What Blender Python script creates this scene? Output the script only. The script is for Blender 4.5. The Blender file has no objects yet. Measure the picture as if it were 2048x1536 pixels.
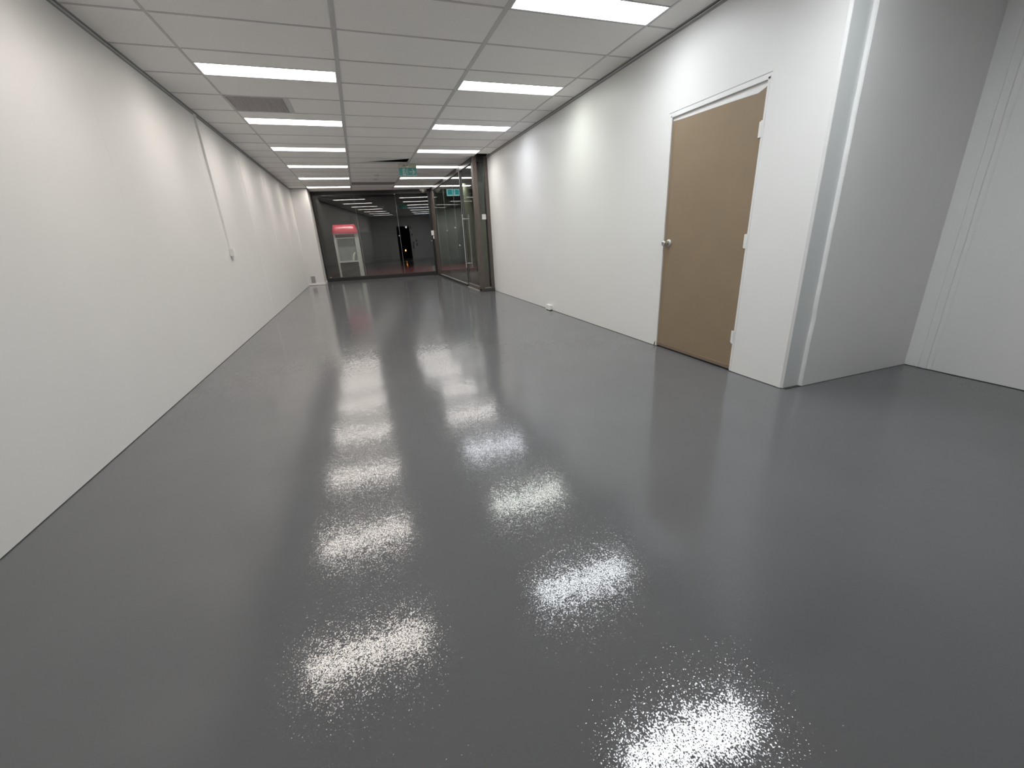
import bpy, bmesh, math, random
from mathutils import Vector, Matrix
random.seed(7)
S = bpy.context.scene
COL = S.collection

# ------------------------------------------------------------------ camera
HC = 1.158
YAW, PITCH, ROLL = 0.328295866, -0.350879442, -0.0495386409
cy, sy, cp, sp, cr, sr = (math.cos(YAW), math.sin(YAW), math.cos(PITCH), math.sin(PITCH), math.cos(ROLL), math.sin(ROLL))
fwd = Vector((sy * cp, cy * cp, sp)); rt = Vector((cy, -sy, 0)); up = rt.cross(fwd)
r2 = rt * cr + up * sr; u2 = -rt * sr + up * cr
cam_d = bpy.data.cameras.new('camera'); cam = bpy.data.objects.new('camera', cam_d); COL.objects.link(cam)
cam.matrix_world = Matrix(((r2.x, u2.x, -fwd.x, 0), (r2.y, u2.y, -fwd.y, 0), (r2.z, u2.z, -fwd.z, HC), (0, 0, 0, 1)))
cam_d.sensor_width = 36; cam_d.lens = 36 * 830.66 / 2048
cam_d.shift_x = -6.9 / 2048; cam_d.shift_y = 7.2 / 2048
cam_d.clip_start = 0.02; cam_d.clip_end = 200
S.camera = cam
# ------------------------------------------------------------------ world + exposure
W = bpy.data.worlds.new('world'); S.world = W; W.use_nodes = True
W.node_tree.nodes['Background'].inputs[0].default_value = (0.010, 0.011, 0.014, 1)
W.node_tree.nodes['Background'].inputs[1].default_value = 1.0
S.view_settings.view_transform = 'Standard'; S.view_settings.look = 'None'
S.view_settings.gamma = 1.0; S.view_settings.use_curve_mapping = False
S.view_settings.exposure = 0.0
PANEL_POWER = 24.0          # radiance of the ceiling light diffusers
FILL_LAMP_W = 30.0        # fill lamps added beyond the glass

# ------------------------------------------------------------------ materials
def new_mat(name):
    m = bpy.data.materials.new(name); m.use_nodes = True
    nt = m.node_tree; nt.nodes.clear()
    return m, nt, nt.nodes.new('ShaderNodeOutputMaterial')
def N(nt, t, **kw):
    n = nt.nodes.new(t)
    for k, v in kw.items():
        if hasattr(n, k): setattr(n, k, v)
    return n
def pbr(name, col, rough=0.5, metal=0.0, noise=0.0, nscale=8.0, bump=0.0, bscale=200.0, spec=0.5, bdist=0.001, emis=None, estr=0, rand=0.0):
    m, nt, out = new_mat(name)
    b = N(nt, 'ShaderNodeBsdfPrincipled'); nt.links.new(b.outputs[0], out.inputs[0])
    b.inputs['Base Color'].default_value = (*col, 1); b.inputs['Roughness'].default_value = rough
    b.inputs['Metallic'].default_value = metal; b.inputs['Specular IOR Level'].default_value = spec
    tc = N(nt, 'ShaderNodeTexCoord')
    if noise > 0 or rand > 0:
        nz = N(nt, 'ShaderNodeTexNoise'); nz.inputs['Scale'].default_value = nscale; nz.inputs['Detail'].default_value = 5
        nt.links.new(tc.outputs['Object'], nz.inputs['Vector'])
        mr = N(nt, 'ShaderNodeMapRange'); mr.inputs[1].default_value = 0.25; mr.inputs[2].default_value = 0.75
        mr.inputs[3].default_value = 1 - noise; mr.inputs[4].default_value = 1 + noise
        nt.links.new(nz.outputs[0], mr.inputs[0])
        oi = N(nt, 'ShaderNodeObjectInfo')
        m2 = N(nt, 'ShaderNodeMapRange'); m2.inputs[3].default_value = 1 - rand; m2.inputs[4].default_value = 1 + rand
        nt.links.new(oi.outputs['Random'], m2.inputs[0])
        mu = N(nt, 'ShaderNodeMath', operation='MULTIPLY'); nt.links.new(mr.outputs[0], mu.inputs[0]); nt.links.new(m2.outputs[0], mu.inputs[1])
        vm = N(nt, 'ShaderNodeVectorMath', operation='SCALE'); vm.inputs[0].default_value = col
        nt.links.new(mu.outputs[0], vm.inputs['Scale']); nt.links.new(vm.outputs[0], b.inputs['Base Color'])
    if bump > 0:
        n2 = N(nt, 'ShaderNodeTexNoise'); n2.inputs['Scale'].default_value = bscale; n2.inputs['Detail'].default_value = 3
        nt.links.new(tc.outputs['Object'], n2.inputs['Vector'])
        bp = N(nt, 'ShaderNodeBump'); bp.inputs['Strength'].default_value = bump; bp.inputs['Distance'].default_value = bdist
        nt.links.new(n2.outputs[0], bp.inputs['Height']); nt.links.new(bp.outputs[0], b.inputs['Normal'])
    if emis:
        b.inputs['Emission Color'].default_value = (*emis, 1); b.inputs['Emission Strength'].default_value = estr
    return m
def glass_mat(name, tint=(0.90, 0.93, 0.92), ior=1.52):
    m, nt, out = new_mat(name)
    tr = N(nt, 'ShaderNodeBsdfTransparent'); tr.inputs[0].default_value = (*tint, 1)
    gl = N(nt, 'ShaderNodeBsdfGlossy'); gl.inputs['Roughness'].default_value = 0.0; gl.inputs[0].default_value = (1, 1, 1, 1)
    ge = N(nt, 'ShaderNodeNewGeometry')
    mi = N(nt, 'ShaderNodeMapRange'); mi.inputs[3].default_value = ior; mi.inputs[4].default_value = 1 / ior
    nt.links.new(ge.outputs['Backfacing'], mi.inputs[0])
    fr = N(nt, 'ShaderNodeFresnel'); nt.links.new(mi.outputs[0], fr.inputs['IOR'])
    mx = N(nt, 'ShaderNodeMixShader'); nt.links.new(fr.outputs[0], mx.inputs[0])
    nt.links.new(tr.outputs[0], mx.inputs[1]); nt.links.new(gl.outputs[0], mx.inputs[2]); nt.links.new(mx.outputs[0], out.inputs[0])
    return m
def floor_mat():
    m, nt, out = new_mat('grey_epoxy')
    b = N(nt, 'ShaderNodeBsdfPrincipled'); nt.links.new(b.outputs[0], out.inputs[0])
    tc = N(nt, 'ShaderNodeTexCoord')
    # colour: grey paint with faint mottling
    nz = N(nt, 'ShaderNodeTexNoise'); nz.inputs['Scale'].default_value = 1.3; nz.inputs['Detail'].default_value = 6
    nt.links.new(tc.outputs['Object'], nz.inputs['Vector'])
    mr = N(nt, 'ShaderNodeMapRange'); mr.inputs[1].default_value = .3; mr.inputs[2].default_value = .7; mr.inputs[3].default_value = .95; mr.inputs[4].default_value = 1.05
    nt.links.new(nz.outputs[0], mr.inputs[0])
    vm = N(nt, 'ShaderNodeVectorMath', operation='SCALE'); vm.inputs[0].default_value = (0.122, 0.124, 0.130)
    nt.links.new(mr.outputs[0], vm.inputs['Scale']); nt.links.new(vm.outputs[0], b.inputs['Base Color'])
    b.inputs['Roughness'].default_value = 0.075
    b.inputs['IOR'].default_value = 1.5
    # orange-peel: small random tilt of the surface normal, plus slow trowel waves
    def tilt(scale, amt, detail):
        n = N(nt, 'ShaderNodeTexNoise'); n.inputs['Scale'].default_value = scale; n.inputs['Detail'].default_value = detail
        nt.links.new(tc.outputs['Object'], n.inputs['Vector'])
        s = N(nt, 'ShaderNodeVectorMath', operation='SUBTRACT'); s.inputs[1].default_value = (.5, .5, .5)
        nt.links.new(n.outputs['Color'], s.inputs[0])
        k = N(nt, 'ShaderNodeVectorMath', operation='MULTIPLY'); k.inputs[1].default_value = (amt, amt, 0)
        nt.links.new(s.outputs[0], k.inputs[0]); return k
    # the fine peel has a calm majority and steep rare flanks (sparkle around the glare)
    t0 = tilt(230, 1.0, 1.0)
    ln = N(nt, 'ShaderNodeVectorMath', operation='DOT_PRODUCT'); nt.links.new(t0.outputs[0], ln.inputs[0]); nt.links.new(t0.outputs[0], ln.inputs[1])
    kk = N(nt, 'ShaderNodeMath', operation='MULTIPLY_ADD'); nt.links.new(ln.outputs['Value'], kk.inputs[0]); kk.inputs[1].default_value = 2.6; kk.inputs[2].default_value = 0.10
    t1 = N(nt, 'ShaderNodeVectorMath', operation='SCALE'); nt.links.new(t0.outputs[0], t1.inputs[0]); nt.links.new(kk.outputs[0], t1.inputs['Scale'])
    t2 = tilt(2.5, 0.014, 2.0); t3 = tilt(45, 0.036, 1.0)
    a = N(nt, 'ShaderNodeVectorMath', operation='ADD'); nt.links.new(t1.outputs[0], a.inputs[0]); nt.links.new(t2.outputs[0], a.inputs[1])
    a2 = N(nt, 'ShaderNodeVectorMath', operation='ADD'); nt.links.new(a.outputs[0], a2.inputs[0]); nt.links.new(t3.outputs[0], a2.inputs[1])
    a3 = N(nt, 'ShaderNodeVectorMath', operation='ADD'); nt.links.new(a2.outputs[0], a3.inputs[0]); a3.inputs[1].default_value = (0, 0, 1)
    nn = N(nt, 'ShaderNodeVectorMath', operation='NORMALIZE'); nt.links.new(a3.outputs[0], nn.inputs[0])
    nt.links.new(nn.outputs[0], b.inputs['Normal'])
    return m
def emit_mat(name, col, strength):
    m, nt, out = new_mat(name)
    e = N(nt, 'ShaderNodeEmission'); e.inputs[0].default_value = (*col, 1); e.inputs[1].default_value = strength
    nt.links.new(e.outputs[0], out.inputs[0]); return m

M = dict(
    wall=pbr('white_wall_paint', (.74, .738, .725), .45, noise=.012, nscale=2.5, bump=.25, bscale=90, bdist=.0015),
    wall_b=pbr('alcove_wall_paint', (.80, .80, .79), .42, noise=.015, nscale=3, bump=.3, bscale=70, bdist=.0015),
    post=pbr('corner_post_paint', (.70, .72, .715), .35, noise=.01),
    joint=pbr('joint_strip_paint', (.83, .825, .81), .4, noise=.01),
    tile=pbr('ceiling_tile_fibre', (.88, .865, .845), .85, noise=.03, nscale=60, bump=.2, bscale=500, bdist=.001, rand=.02),
    rail=pbr('grid_rail_enamel', (.57, .565, .56), .5, noise=.01),
    shadow=pbr('shadow_line_grey', (.31, .31, .31), .6, noise=.03),
    gap=pbr('dark_joint', (.05, .05, .052), .8, noise=.05),
    void=pbr('ceiling_void', (.03, .03, .03), .9, noise=.1),
    floor=floor_mat(),
    lframe=pbr('light_frame_white', (.72, .72, .74), .4, noise=.01),
    grille=pbr('grille_grey', (.46, .44, .44), .6, noise=.05, nscale=200),
    grille_d=pbr('grille_dark', (.30, .29, .295), .7, noise=.05),
    vent_g=pbr('return_grille_grey', (.60, .58, .58), .6, noise=.04, nscale=200), vent_d=pbr('return_grille_filter', (.50, .48, .48), .8, noise=.06, nscale=60),
    slot_g=pbr('slot_grille_grey', (.38, .37, .37), .6, noise=.04), slot_d=pbr('slot_grille_dark', (.22, .215, .215), .7, noise=.05),
    door=pbr('brown_door_paint', (.250, .184, .118), .38, noise=.05, nscale=5, bump=.35, bscale=60, bdist=.0012),
    dooredge=pbr('brown_door_edge', (.19, .14, .10), .45, noise=.05),
    chrome=pbr('satin_chrome', (.55, .545, .53), .32, metal=.75, noise=.03),
    steel=pbr('brushed_steel', (.72, .72, .72), .3, metal=1, noise=.03),
    black=pbr('black_rubber', (.01, .01, .01), .6, noise=.05),
    frame=pbr('bronze_frame', (.052, .045, .041), .38, noise=.06),
    framed=pbr('black_frame', (.018, .017, .018), .35, noise=.06),
    brown=pbr('brown_frame_face', (.095, .078, .066), .42, noise=.05),
    alu=pbr('aluminium_sill', (.42, .42, .41), .35, metal=.4, noise=.05),
    glass=glass_mat('clear_glass', ior=1.68), glass_s=glass_mat('green_glass', (.84, .90, .87)),
    seal=pbr('glass_joint_silicone', (.30, .31, .32), .3, noise=.02),
    plastic=pbr('white_plastic', (.78, .78, .75), .35, noise=.01),
    card=pbr('white_card', (.72, .73, .70), .5, noise=.02),
    cream=pbr('cream_plastic', (.55, .53, .42), .4, noise=.03),
    brokenp=pbr('broken_plaster', (.62, .59, .42), .9, noise=.25, nscale=40, bump=1, bscale=60, bdist=.01),
    mar=pbr('maroon_floor', (.125, .034, .042), .35, noise=.15, nscale=3),
    pave=pbr('pale_paving_band', (.10, .095, .09), .5, noise=.2, nscale=12),
    dark=pbr('dark_outer_wall', (.050, .050, .062), .7, noise=.1),
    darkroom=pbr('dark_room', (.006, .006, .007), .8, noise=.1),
    olive=pbr('olive_outer_wall', (.50, .50, .38), .6, noise=.1, nscale=2),
    red=pbr('red_hood', (.62, .04, .085), .35, noise=.12, nscale=5),
    redd=pbr('dark_red_band', (.16, .03, .04), .5, noise=.15, nscale=20),
    bwhite=pbr('booth_white', (.60, .61, .57), .45, noise=.03),
    bgrey=pbr('booth_back_grey', (.26, .27, .27), .5, noise=.12, nscale=9),
    mesh=pbr('mesh_wire', (.12, .10, .09), .5, noise=.05), meshb=pbr('mesh_back', (.035, .03, .028), .7, noise=.1),
    green=pbr('exit_green', (.06, .22, .20), .35, noise=.03, emis=(.05, .17, .15), estr=.30),
    exwhite=pbr('exit_white', (.35, .45, .42), .4, noise=.03, emis=(.4, .6, .55), estr=.10),
    green2=pbr('exit_cyan_lit', (.03, .30, .32), .3, noise=.03, emis=(.06, .50, .52), estr=.75),
    exwhite2=pbr('exit_white_lit', (.6, .8, .8), .3, noise=.02, emis=(.6, .95, 1.0), estr=.9),
    orange=emit_mat('orange_led', (1, .30, .08), 90), wglow=emit_mat('white_glow', (1, 1, 1), 5), lampd=emit_mat('fill_lamp_lens', (1, .97, .9), 10),
    olive2=pbr('grey_green_outer_wall', (.13, .14, .135), .6, noise=.12, nscale=2),
    leaf=pbr('dark_mural', (.10, .11, .09), .6, noise=.2, nscale=6),
)

# ------------------------------------------------------------------ mesh helpers
class MB:
    def __init__(s): s.v = []; s.f = []; s.smooth = []
    def add(s, vs, fs, sm=False):
        o = len(s.v); s.v += [tuple(v) for v in vs]
        for f in fs: s.f.append([i + o for i in f]); s.smooth.append(sm)
        return s
    def box(s, x0, x1, y0, y1, z0, z1):
        x0, x1 = sorted((x0, x1)); y0, y1 = sorted((y0, y1)); z0, z1 = sorted((z0, z1))
        return s.add([(x0, y0, z0), (x1, y0, z0), (x1, y1, z0), (x0, y1, z0), (x0, y0, z1), (x1, y0, z1), (x1, y1, z1), (x0, y1, z1)],
                     [(0, 3, 2, 1), (4, 5, 6, 7), (0, 1, 5, 4), (1, 2, 6, 5), (2, 3, 7, 6), (3, 0, 4, 7)])
    def prism(s, pts, axis, a, b):
        """polygon pts (2D) extruded along axis from a to b; 2D axes are the other two in order"""
        def mk(p, t):
            q = list(p); q.insert(axis, t); return tuple(q)
        n = len(pts); vs = [mk(p, a) for p in pts] + [mk(p, b) for p in pts]
        fs = [tuple(range(n))[::-1], tuple(range(n, 2 * n))] + [(i, (i + 1) % n, (i + 1) % n + n, i + n) for i in range(n)]
        return s.add(vs, fs)
    def lathe(s, prof, c, axis, n=24, sm=True):
        """prof: (radius, t along axis)"""
        ax = Vector(axis).normalized(); t = Vector((0, 0, 1)) if abs(ax.z) < .9 else Vector((1, 0, 0))
        a = ax.cross(t).normalized(); b = ax.cross(a); c = Vector(c); vs = []
        for r, h in prof:
            for i in range(n):
                w = 2 * math.pi * i / n; vs.append(c + ax * h + (a * math.cos(w) + b * math.sin(w)) * r)
        fs = []
        for k in range(len(prof) - 1):
            for i in range(n):
                j = (i + 1) % n; fs.append((k * n + i, k * n + j, (k + 1) * n + j, (k + 1) * n + i))
        s.add(vs, fs, sm)
        s.add([vs[i] for i in range(n)], [tuple(range(n))[::-1]]); s.add(vs[-n:], [tuple(range(n))])
        return s
    def bar(s, p, q, r, n=10):
        d = Vector(q) - Vector(p); return s.lathe([(r, 0), (r, d.length)], p, d, n)
    def build(s, name, mat, parent=None, bevel=0, origin=None):
        me = bpy.data.meshes.new(name)
        o0 = Vector(origin) if origin else Vector((0, 0, 0))
        me.from_pydata([tuple(Vector(v) - o0) for v in s.v], [], s.f); me.update()
        bm = bmesh.new(); bm.from_mesh(me); bmesh.ops.recalc_face_normals(bm, faces=bm.faces); bm.to_mesh(me); bm.free()
        if any(s.smooth): me.polygons.foreach_set('use_smooth', s.smooth)
        me.materials.append(mat)
        o = bpy.data.objects.new(name, me); COL.objects.link(o); o.location = o0
        if parent:
            o.parent = parent
            o.matrix_parent_inverse = Matrix.Identity(4)
            w = parent; off = Vector((0, 0, 0))
            while w: off += w.location; w = w.parent
            o.location = o0 - off
        if bevel:
            m = o.modifiers.new('bevel', 'BEVEL'); m.width = bevel; m.segments = 2; m.limit_method = 'ANGLE'
        return o
def tag(o, label=None, cat=None, group=None, kind=None):
    for k, v in (('label', label), ('category', cat), ('group', group), ('kind', kind)):
        if v: o[k] = v
    return o
def empty(name, loc=(0, 0, 0)):
    o = bpy.data.objects.new(name, None); o.empty_display_size = .1; COL.objects.link(o); o.location = loc; return o
def struct(name, loc=(0, 0, 0), label=None):
    return tag(empty(name, loc), label, None, None, 'structure')
def centre(bx): return ((bx[0] + bx[1]) / 2, (bx[2] + bx[3]) / 2, (bx[4] + bx[5]) / 2)
def boxo(name, bx, mat, parent=None, bevel=0):
    return MB().box(*bx).build(name, mat, parent, bevel, centre(bx))

# ------------------------------------------------------------------ key dimensions
XL, XR, H = -1.591, 2.778, 2.704
XA, YA, YB = 4.12, 2.040, -0.50        # alcove right wall, alcove wall face, back wall
YPOST = 2.066                          # face of the corner post at the end of the right wall
XB = 0.0867; COLS = [XB - 1.2, XB, XB + 1.2, XB + 2.4]
Y0 = 3.5526                            # a cross-rail of the ceiling grid
GA = math.radians(4.8)                 # the front glazing is turned by 4.8 degrees
def gy(x): return 15.25 - math.tan(GA) * x
YS, XS = 9.25, 2.49                    # sidelight plane, side glazing plane

# ------------------------------------------------------------------ floor
fl = MB()
fl.add([(XL - .2, YB - .15, 0), (XA + .2, YB - .15, 0), (XA + .2, 2.2, 0), (XR + .1, 2.2, 0), (XR + .1, YS + .1, 0), (XS + .02, YS + .1, 0),
        (XS + .02, gy(XS) + .02, 0), (XL - .2, gy(XL) + .02, 0)], [(0, 1, 2, 3, 4, 5, 6, 7)])
FLOOR = tag(fl.build('floor', M['floor']), 'glossy grey epoxy-painted floor with an orange-peel sheen', None, None, 'structure')
for li, pl in enumerate((((.30, 1.846), (.38, 1.850), (.45, 1.842), (.517, 1.838), (.60, 1.829), (.68, 1.816), (.74, 1.82)), ((.72, .94), (.746, .934), (.79, .925), (.828, .909), (.892, .862)), ((-.12, 3.06), (0, 3.07), (.12, 3.05), (.2, 3.06)), ((2.9, 1.93), (3.2, 1.875), (3.45, 1.72), (3.7, 1.64)))):
    hb_ = MB()
    for (x0, y0), (x1, y1) in zip(pl[:-1], pl[1:]):          # fine raised drag lines in the paint film
        hb_.add([(x0, y0 - .0015, 0), (x0, y0, .0009), (x0, y0 + .0015, 0), (x1, y1 - .0015, 0), (x1, y1, .0009), (x1, y1 + .0015, 0)], [(0, 1, 4, 3), (1, 2, 5, 4)])
    hb_.build('paint_ridge', M['floor'], FLOOR, 0, (pl[0][0], pl[0][1], 0))

# ------------------------------------------------------------------ walls
def ground_joint(parent, bx): boxo('base_joint', bx, M['gap'], parent)
wl = struct('wall_left', (XL, 7, 0), 'long white wall on the left with faint vertical panel joints')
boxo('wall_panel', (XL - .16, XL, YB - .15, 15.6, .005, H + .25), M['wall'], wl)
ground_joint(wl, (XL - .15, XL - .004, YB - .1, 15.5, 0, .006))
def wob_strip(x, y, z0, z1, w, t, sgn, seed, yslope=0.0):
    """thin vertical filler strip standing t proud of the wall plane x, with slightly wavy edges"""
    rnd = random.Random(seed); mb = MB(); n = 14; vs = []
    for i in range(n + 1):
        z = z0 + (z1 - z0) * i / n; a = rnd.uniform(-.0025, .0025); b = rnd.uniform(-.0025, .0025); yy = y + yslope * (z - z0)
        vs += [(x, yy - w / 2 + a, z), (x + sgn * t, yy - w / 2 + .003 + a, z), (x + sgn * t, yy + w / 2 - .003 + b, z), (x, yy + w / 2 + b, z)]
    fs = []
    for i in range(n):
        o = 4 * i
        for k in range(3): fs.append((o + k, o + k + 1, o + k + 5, o + k + 4))
    fs += [(0, 1, 2, 3), (4 * n, 4 * n + 1, 4 * n + 2, 4 * n + 3)]
    return mb.add(vs, fs)
for i, (y, w, t) in enumerate(((2.05, .03, .001), (4.17, .04, .0009), (6.40, .035, .0015), (8.50, .03, .003), (10.45, .03, .003), (12.5, .05, .002), (14.36, .07, .006))):
    wob_strip(XL, y, .006, H, w, t, 1, i, .02).build('panel_joint', M['wall'], wl, 0, (XL, y, 1.3))
wr = struct('wall_right', (XR, 6, 0), 'long white wall on the right that holds the brown door')
D0, D1, DZ = 2.54, 3.525, 2.075
wm = MB()
wm.box(XR, XR + .15, YPOST + .0135, D0, .005, H + .25); wm.box(XR, XR + .15, D1, YS, .005, H + .25); wm.box(XR, XR + .15, D0, D1, DZ, H + .25)
wm.build('wall_panel', M['wall'], wr, 0, (XR, 6, 1.3))
ground_joint(wr, (XR + .004, XR + .14, YPOST + .004, D0, 0, .006)); ground_joint(wr, (XR + .004, XR + .14, D1, YS, 0, .006))
boxo('door_backing', (XR + .12, XR + .15, D0, D1, 0, DZ), M['gap'], wr)
# corner post + protruding board of the alcove wall
wa = struct('wall_alcove', (3.4, YA, 0), 'white alcove wall turning off to the right beside the brown door')
MB().prism([(XR + .010, YPOST + .013), (XR + .010, YPOST), (2.96, YPOST), (2.96, YPOST + .013)], 2, .004, H + .25).build('corner_post', M['post'], wa, 0, (2.85, YPOST, 1.3))
MB().prism([(XR - .001, YPOST + .014), (XR + .0125, YPOST - .001), (XR + .019, YPOST - .001), (XR + .019, YPOST + .004), (XR + .004, YPOST + .018), (XR - .001, YPOST + .018)], 2, .004, H + .02).build('corner_bead', M['wall'], wa, 0, (XR, YPOST, 1.3))
ab = MB(); rnd = random.Random(3); n = 40; vs = []
for i in range(n + 1):                                   # board with a slightly ragged exposed edge
    z = .004 + (H + .2) * i / n; a = rnd.uniform(-.002, .002) + (0.006 if i in (6, 7) else 0)
    vs += [(2.945 + a, YPOST + .01, z), (2.945 + a, YA + .006, z), (2.952 + a, YA, z), (XA + .1, YA, z), (XA + .1, YPOST + .01, z)]
fs = []
for i in range(n):
    for k in range(5): fs.append((5 * i + k, 5 * i + (k + 1) % 5, 5 * (i + 1) + (k + 1) % 5, 5 * (i + 1) + k))
fs += [(0, 1, 2, 3, 4), (5 * n, 5 * n + 1, 5 * n + 2, 5 * n + 3, 5 * n + 4)]
ab.add(vs, fs).build('wall_board', M['wall_b'], wa, 0, (3.5, YA, 1.3))
boxo('wall_core', (2.95, XA + .15, YPOST + .01, YPOST + .15, 0, H + .25), M['wall_b'], wa)
ground_joint(wa, (2.8, XA, YA + .004, YPOST + .05, 0, .005))
wc = struct('wall_alcove_right', (XA, .7, 0), 'white wall at the far right edge with a rough vertical seam')
boxo('wall_panel', (XA, XA + .15, YB - .15, YPOST + .1, .005, H + .25), M['wall_b'], wc)
ground_joint(wc, (XA + .004, XA + .1, YB, YA, 0, .006))
for i, (y, w, t) in enumerate(((1.952, .022, .005), (1.905, .03, .009), (1.86, .012, .003))):
    wob_strip(XA, y, .006, H, w, t, -1, 20 + i, -.002).build('filler_ridge', M['wall_b'], wc, 0, (XA, y, 1.3))
wb = struct('wall_back', (1, YB, 0), 'white back wall behind the viewer with a dark doorway, seen mirrored in the glass')
BD0, BD1, BDZ = -.03, .82, 2.08
wbm = MB(); wbm.box(XL, BD0, YB - .15, YB, 0, H + .25); wbm.box(BD1, XA, YB - .15, YB, 0, H + .25); wbm.box(BD0, BD1, YB - .15, YB, BDZ, H + .25)
wbm.build('wall_panel', M['wall'], wb, 0, (1, YB, 1.3))
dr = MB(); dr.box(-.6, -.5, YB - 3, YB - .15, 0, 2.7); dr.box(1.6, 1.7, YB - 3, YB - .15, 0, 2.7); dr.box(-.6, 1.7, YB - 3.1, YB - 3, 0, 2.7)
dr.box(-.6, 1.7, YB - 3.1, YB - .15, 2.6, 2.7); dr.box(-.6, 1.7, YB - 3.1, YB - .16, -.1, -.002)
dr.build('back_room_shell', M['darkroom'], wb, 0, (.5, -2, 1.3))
boxo('surface_conduit', (-.54, -.50, YB, YB + .03, 2.15, H), M['plastic'], wb)
for i, (x0, x1, z0, z1) in enumerate(((.88, .95, 1.90, 2.06), (.91, 1.0, 1.47, 1.58), (1.15, 1.25, 1.08, 1.2), (.95, 1.05, .95, 1.08), (1.18, 1.27, .80, .97), (.92, 1.02, .62, .92))):
    boxo('dark_plate', (x0, x1, YB, YB + .012, z0, z1), M['redd'] if i == 5 else M['framed'], wb, .002)

# pier at the far left
wp = struct('wall_pier', (-1.37, 14.9, 0), 'short white pier between the left wall and the front glass')
PX, PY = -1.135, 14.42
boxo('pier_face', (XL, PX, PY, gy(-1.4), .005, H + .1), M['wall'], wp)
sk = MB(); sk.box(XL + .002, PX + .014, PY - .014, PY, .004, .065); sk.box(PX, PX + .014, PY - .014, gy(PX) - .05, .004, .065)
tag(sk.build('baseboard_pier', M['joint'], None, .003), 'low white skirting wrapped round the base of the far left pier', None, None, 'structure')
bp = MB(); rnd = random.Random(5)
for i in range(9):
    z = .08 + i * .05; w = rnd.uniform(.006, .016)
    bp.add([(PX - w, PY + .02, z), (PX + .004, PY - .004, z + .01), (PX + .006, PY + rnd.uniform(.05, .16), z + .02), (PX - w, PY - .003, z + .03), (PX + .005, PY + .03, z + .06), (PX + .002, PY + .1, z + .055)],
           [(0, 1, 2), (0, 3, 1), (3, 4, 1), (1, 4, 2), (4, 5, 2), (0, 2, 5), (0, 5, 3), (3, 5, 4)])
bp.build('exposed_plaster', M['brokenp'], wp, 0, (PX, PY, .3))
g = empty('wall_grille', (-1.44, PY, .06)); tag(g, 'small grey ventilation grille low on the white pier at the far left', 'vent')
GX0, GX1, GZ0, GZ1 = -1.507, -1.383, .070, .275
gf = MB(); gf.box(GX0, GX1, PY - .006, PY, GZ0, GZ0 + .012); gf.box(GX0, GX1, PY - .006, PY, GZ1 - .012, GZ1); gf.box(GX0, GX0 + .01, PY - .006, PY, GZ0, GZ1); gf.box(GX1 - .01, GX1, PY - .006, PY, GZ0, GZ1)
gf.build('grille_frame', M['grille'], g, 0, (-1.44, PY, .17)); boxo('grille_backing', (GX0 + .01, GX1 - .01, PY - .002, PY, GZ0 + .01, GZ1 - .01), M['grille_d'], g)
for i in range(9): boxo('grille_slat', (GX0 + .01, GX1 - .01, PY - .006, PY - .001, GZ0 + .018 + i * .02, GZ0 + .028 + i * .02), M['grille'], g)

# ------------------------------------------------------------------ ceiling
ce = struct('ceiling', (1, 7, H), 'suspended ceiling of pale lay-in tiles in a thin metal grid')
vd = MB(); vd.box(XL - .2, XA + .2, YB - .2, 15.7, H + .24, H + .30); vd.build('void_slab', M['void'], ce, 0, (1, 7, H + .26))
KMIN, KMAX = -7, 20
LIGHT_K = {-3: 1, 0: 1, 3: 1, 6: 1, 9: 1, 12: 1, 15: 1, 18: 1}
TZ = H + .004
tile_cache = {}
def tile(x0, x1, y0, y1, lift=0.0):
    w, d = round(x1 - x0 - .006, 4), round(y1 - y0 - .006, 4)
    if w < .02 or d < .02: return
    if lift:
        a, b = w / 2, d / 2
        mb = MB(); l = lift
        vs = [(-a, -b, 0), (a, -b, .005), (a, b, l), (-a, b, 0), (-a, -b, .012), (a, -b, .017), (a, b, l + .012), (-a, b, .012)]
        mb.add(vs, [(0, 2, 1), (0, 3, 2), (4, 5, 6), (4, 6, 7), (0, 1, 5, 4), (1, 2, 6, 5), (2, 3, 7, 6), (3, 0, 4, 7)])
        o = mb.build('ceiling_tile', M['tile'], ce); o.location = Vector(((x0 + x1) / 2, (y0 + y1) / 2, TZ)) - ce.location; return o
    if (w, d) not in tile_cache:
        o = MB().box(-w / 2, w / 2, -d / 2, d / 2, 0, .012).build('ceiling_tile', M['tile'], ce); tile_cache[(w, d)] = o.data
    else:
        o = bpy.data.objects.new('ceiling_tile', tile_cache[(w, d)]); COL.objects.link(o); o.parent = ce
    o.location = Vector(((x0 + x1) / 2, (y0 + y1) / 2, TZ)) - ce.location
    return o
spans = [(XL, COLS[0]), (COLS[0], COLS[1]), (COLS[1], COLS[2]), (COLS[2], COLS[3]), (COLS[3], XR)]
VENT_K, SLOT_K = 5, 17
for k in range(KMIN, KMAX + 1):           # row between cross-rails k-1 and k
    ya, yb = max(Y0 + .6 * (k - 1), YB), min(Y0 + .6 * k, gy(2.5) + .25)
    if yb - ya < .05: continue
    for ci, (xa, xb) in enumerate(spans):
        if yb > YS and ci == 4: xb = XS + .012; 
        if ci == 4 and yb > YS + .7: continue
        x1 = xb
        if ci in (1, 3) and k in LIGHT_K: tile(xa, x1, ya, yb - .3)
        elif ci == 1 and k == VENT_K: tile(xa + .64, x1, ya, yb)
        elif ci == 2 and k == SLOT_K: continue
        elif ci == 2 and k == 11: tile(xa, x1, ya, yb, .085)
        elif ci == 0 and yb > PY + .1: tile(xa + .46, x1, ya, yb)
        else: tile(xa, x1, ya, yb)
    if yb < YPOST + .2: tile(XR, XR + .66, ya, min(yb, YA)); tile(XR + .66, XA, ya, min(yb, YA))
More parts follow.
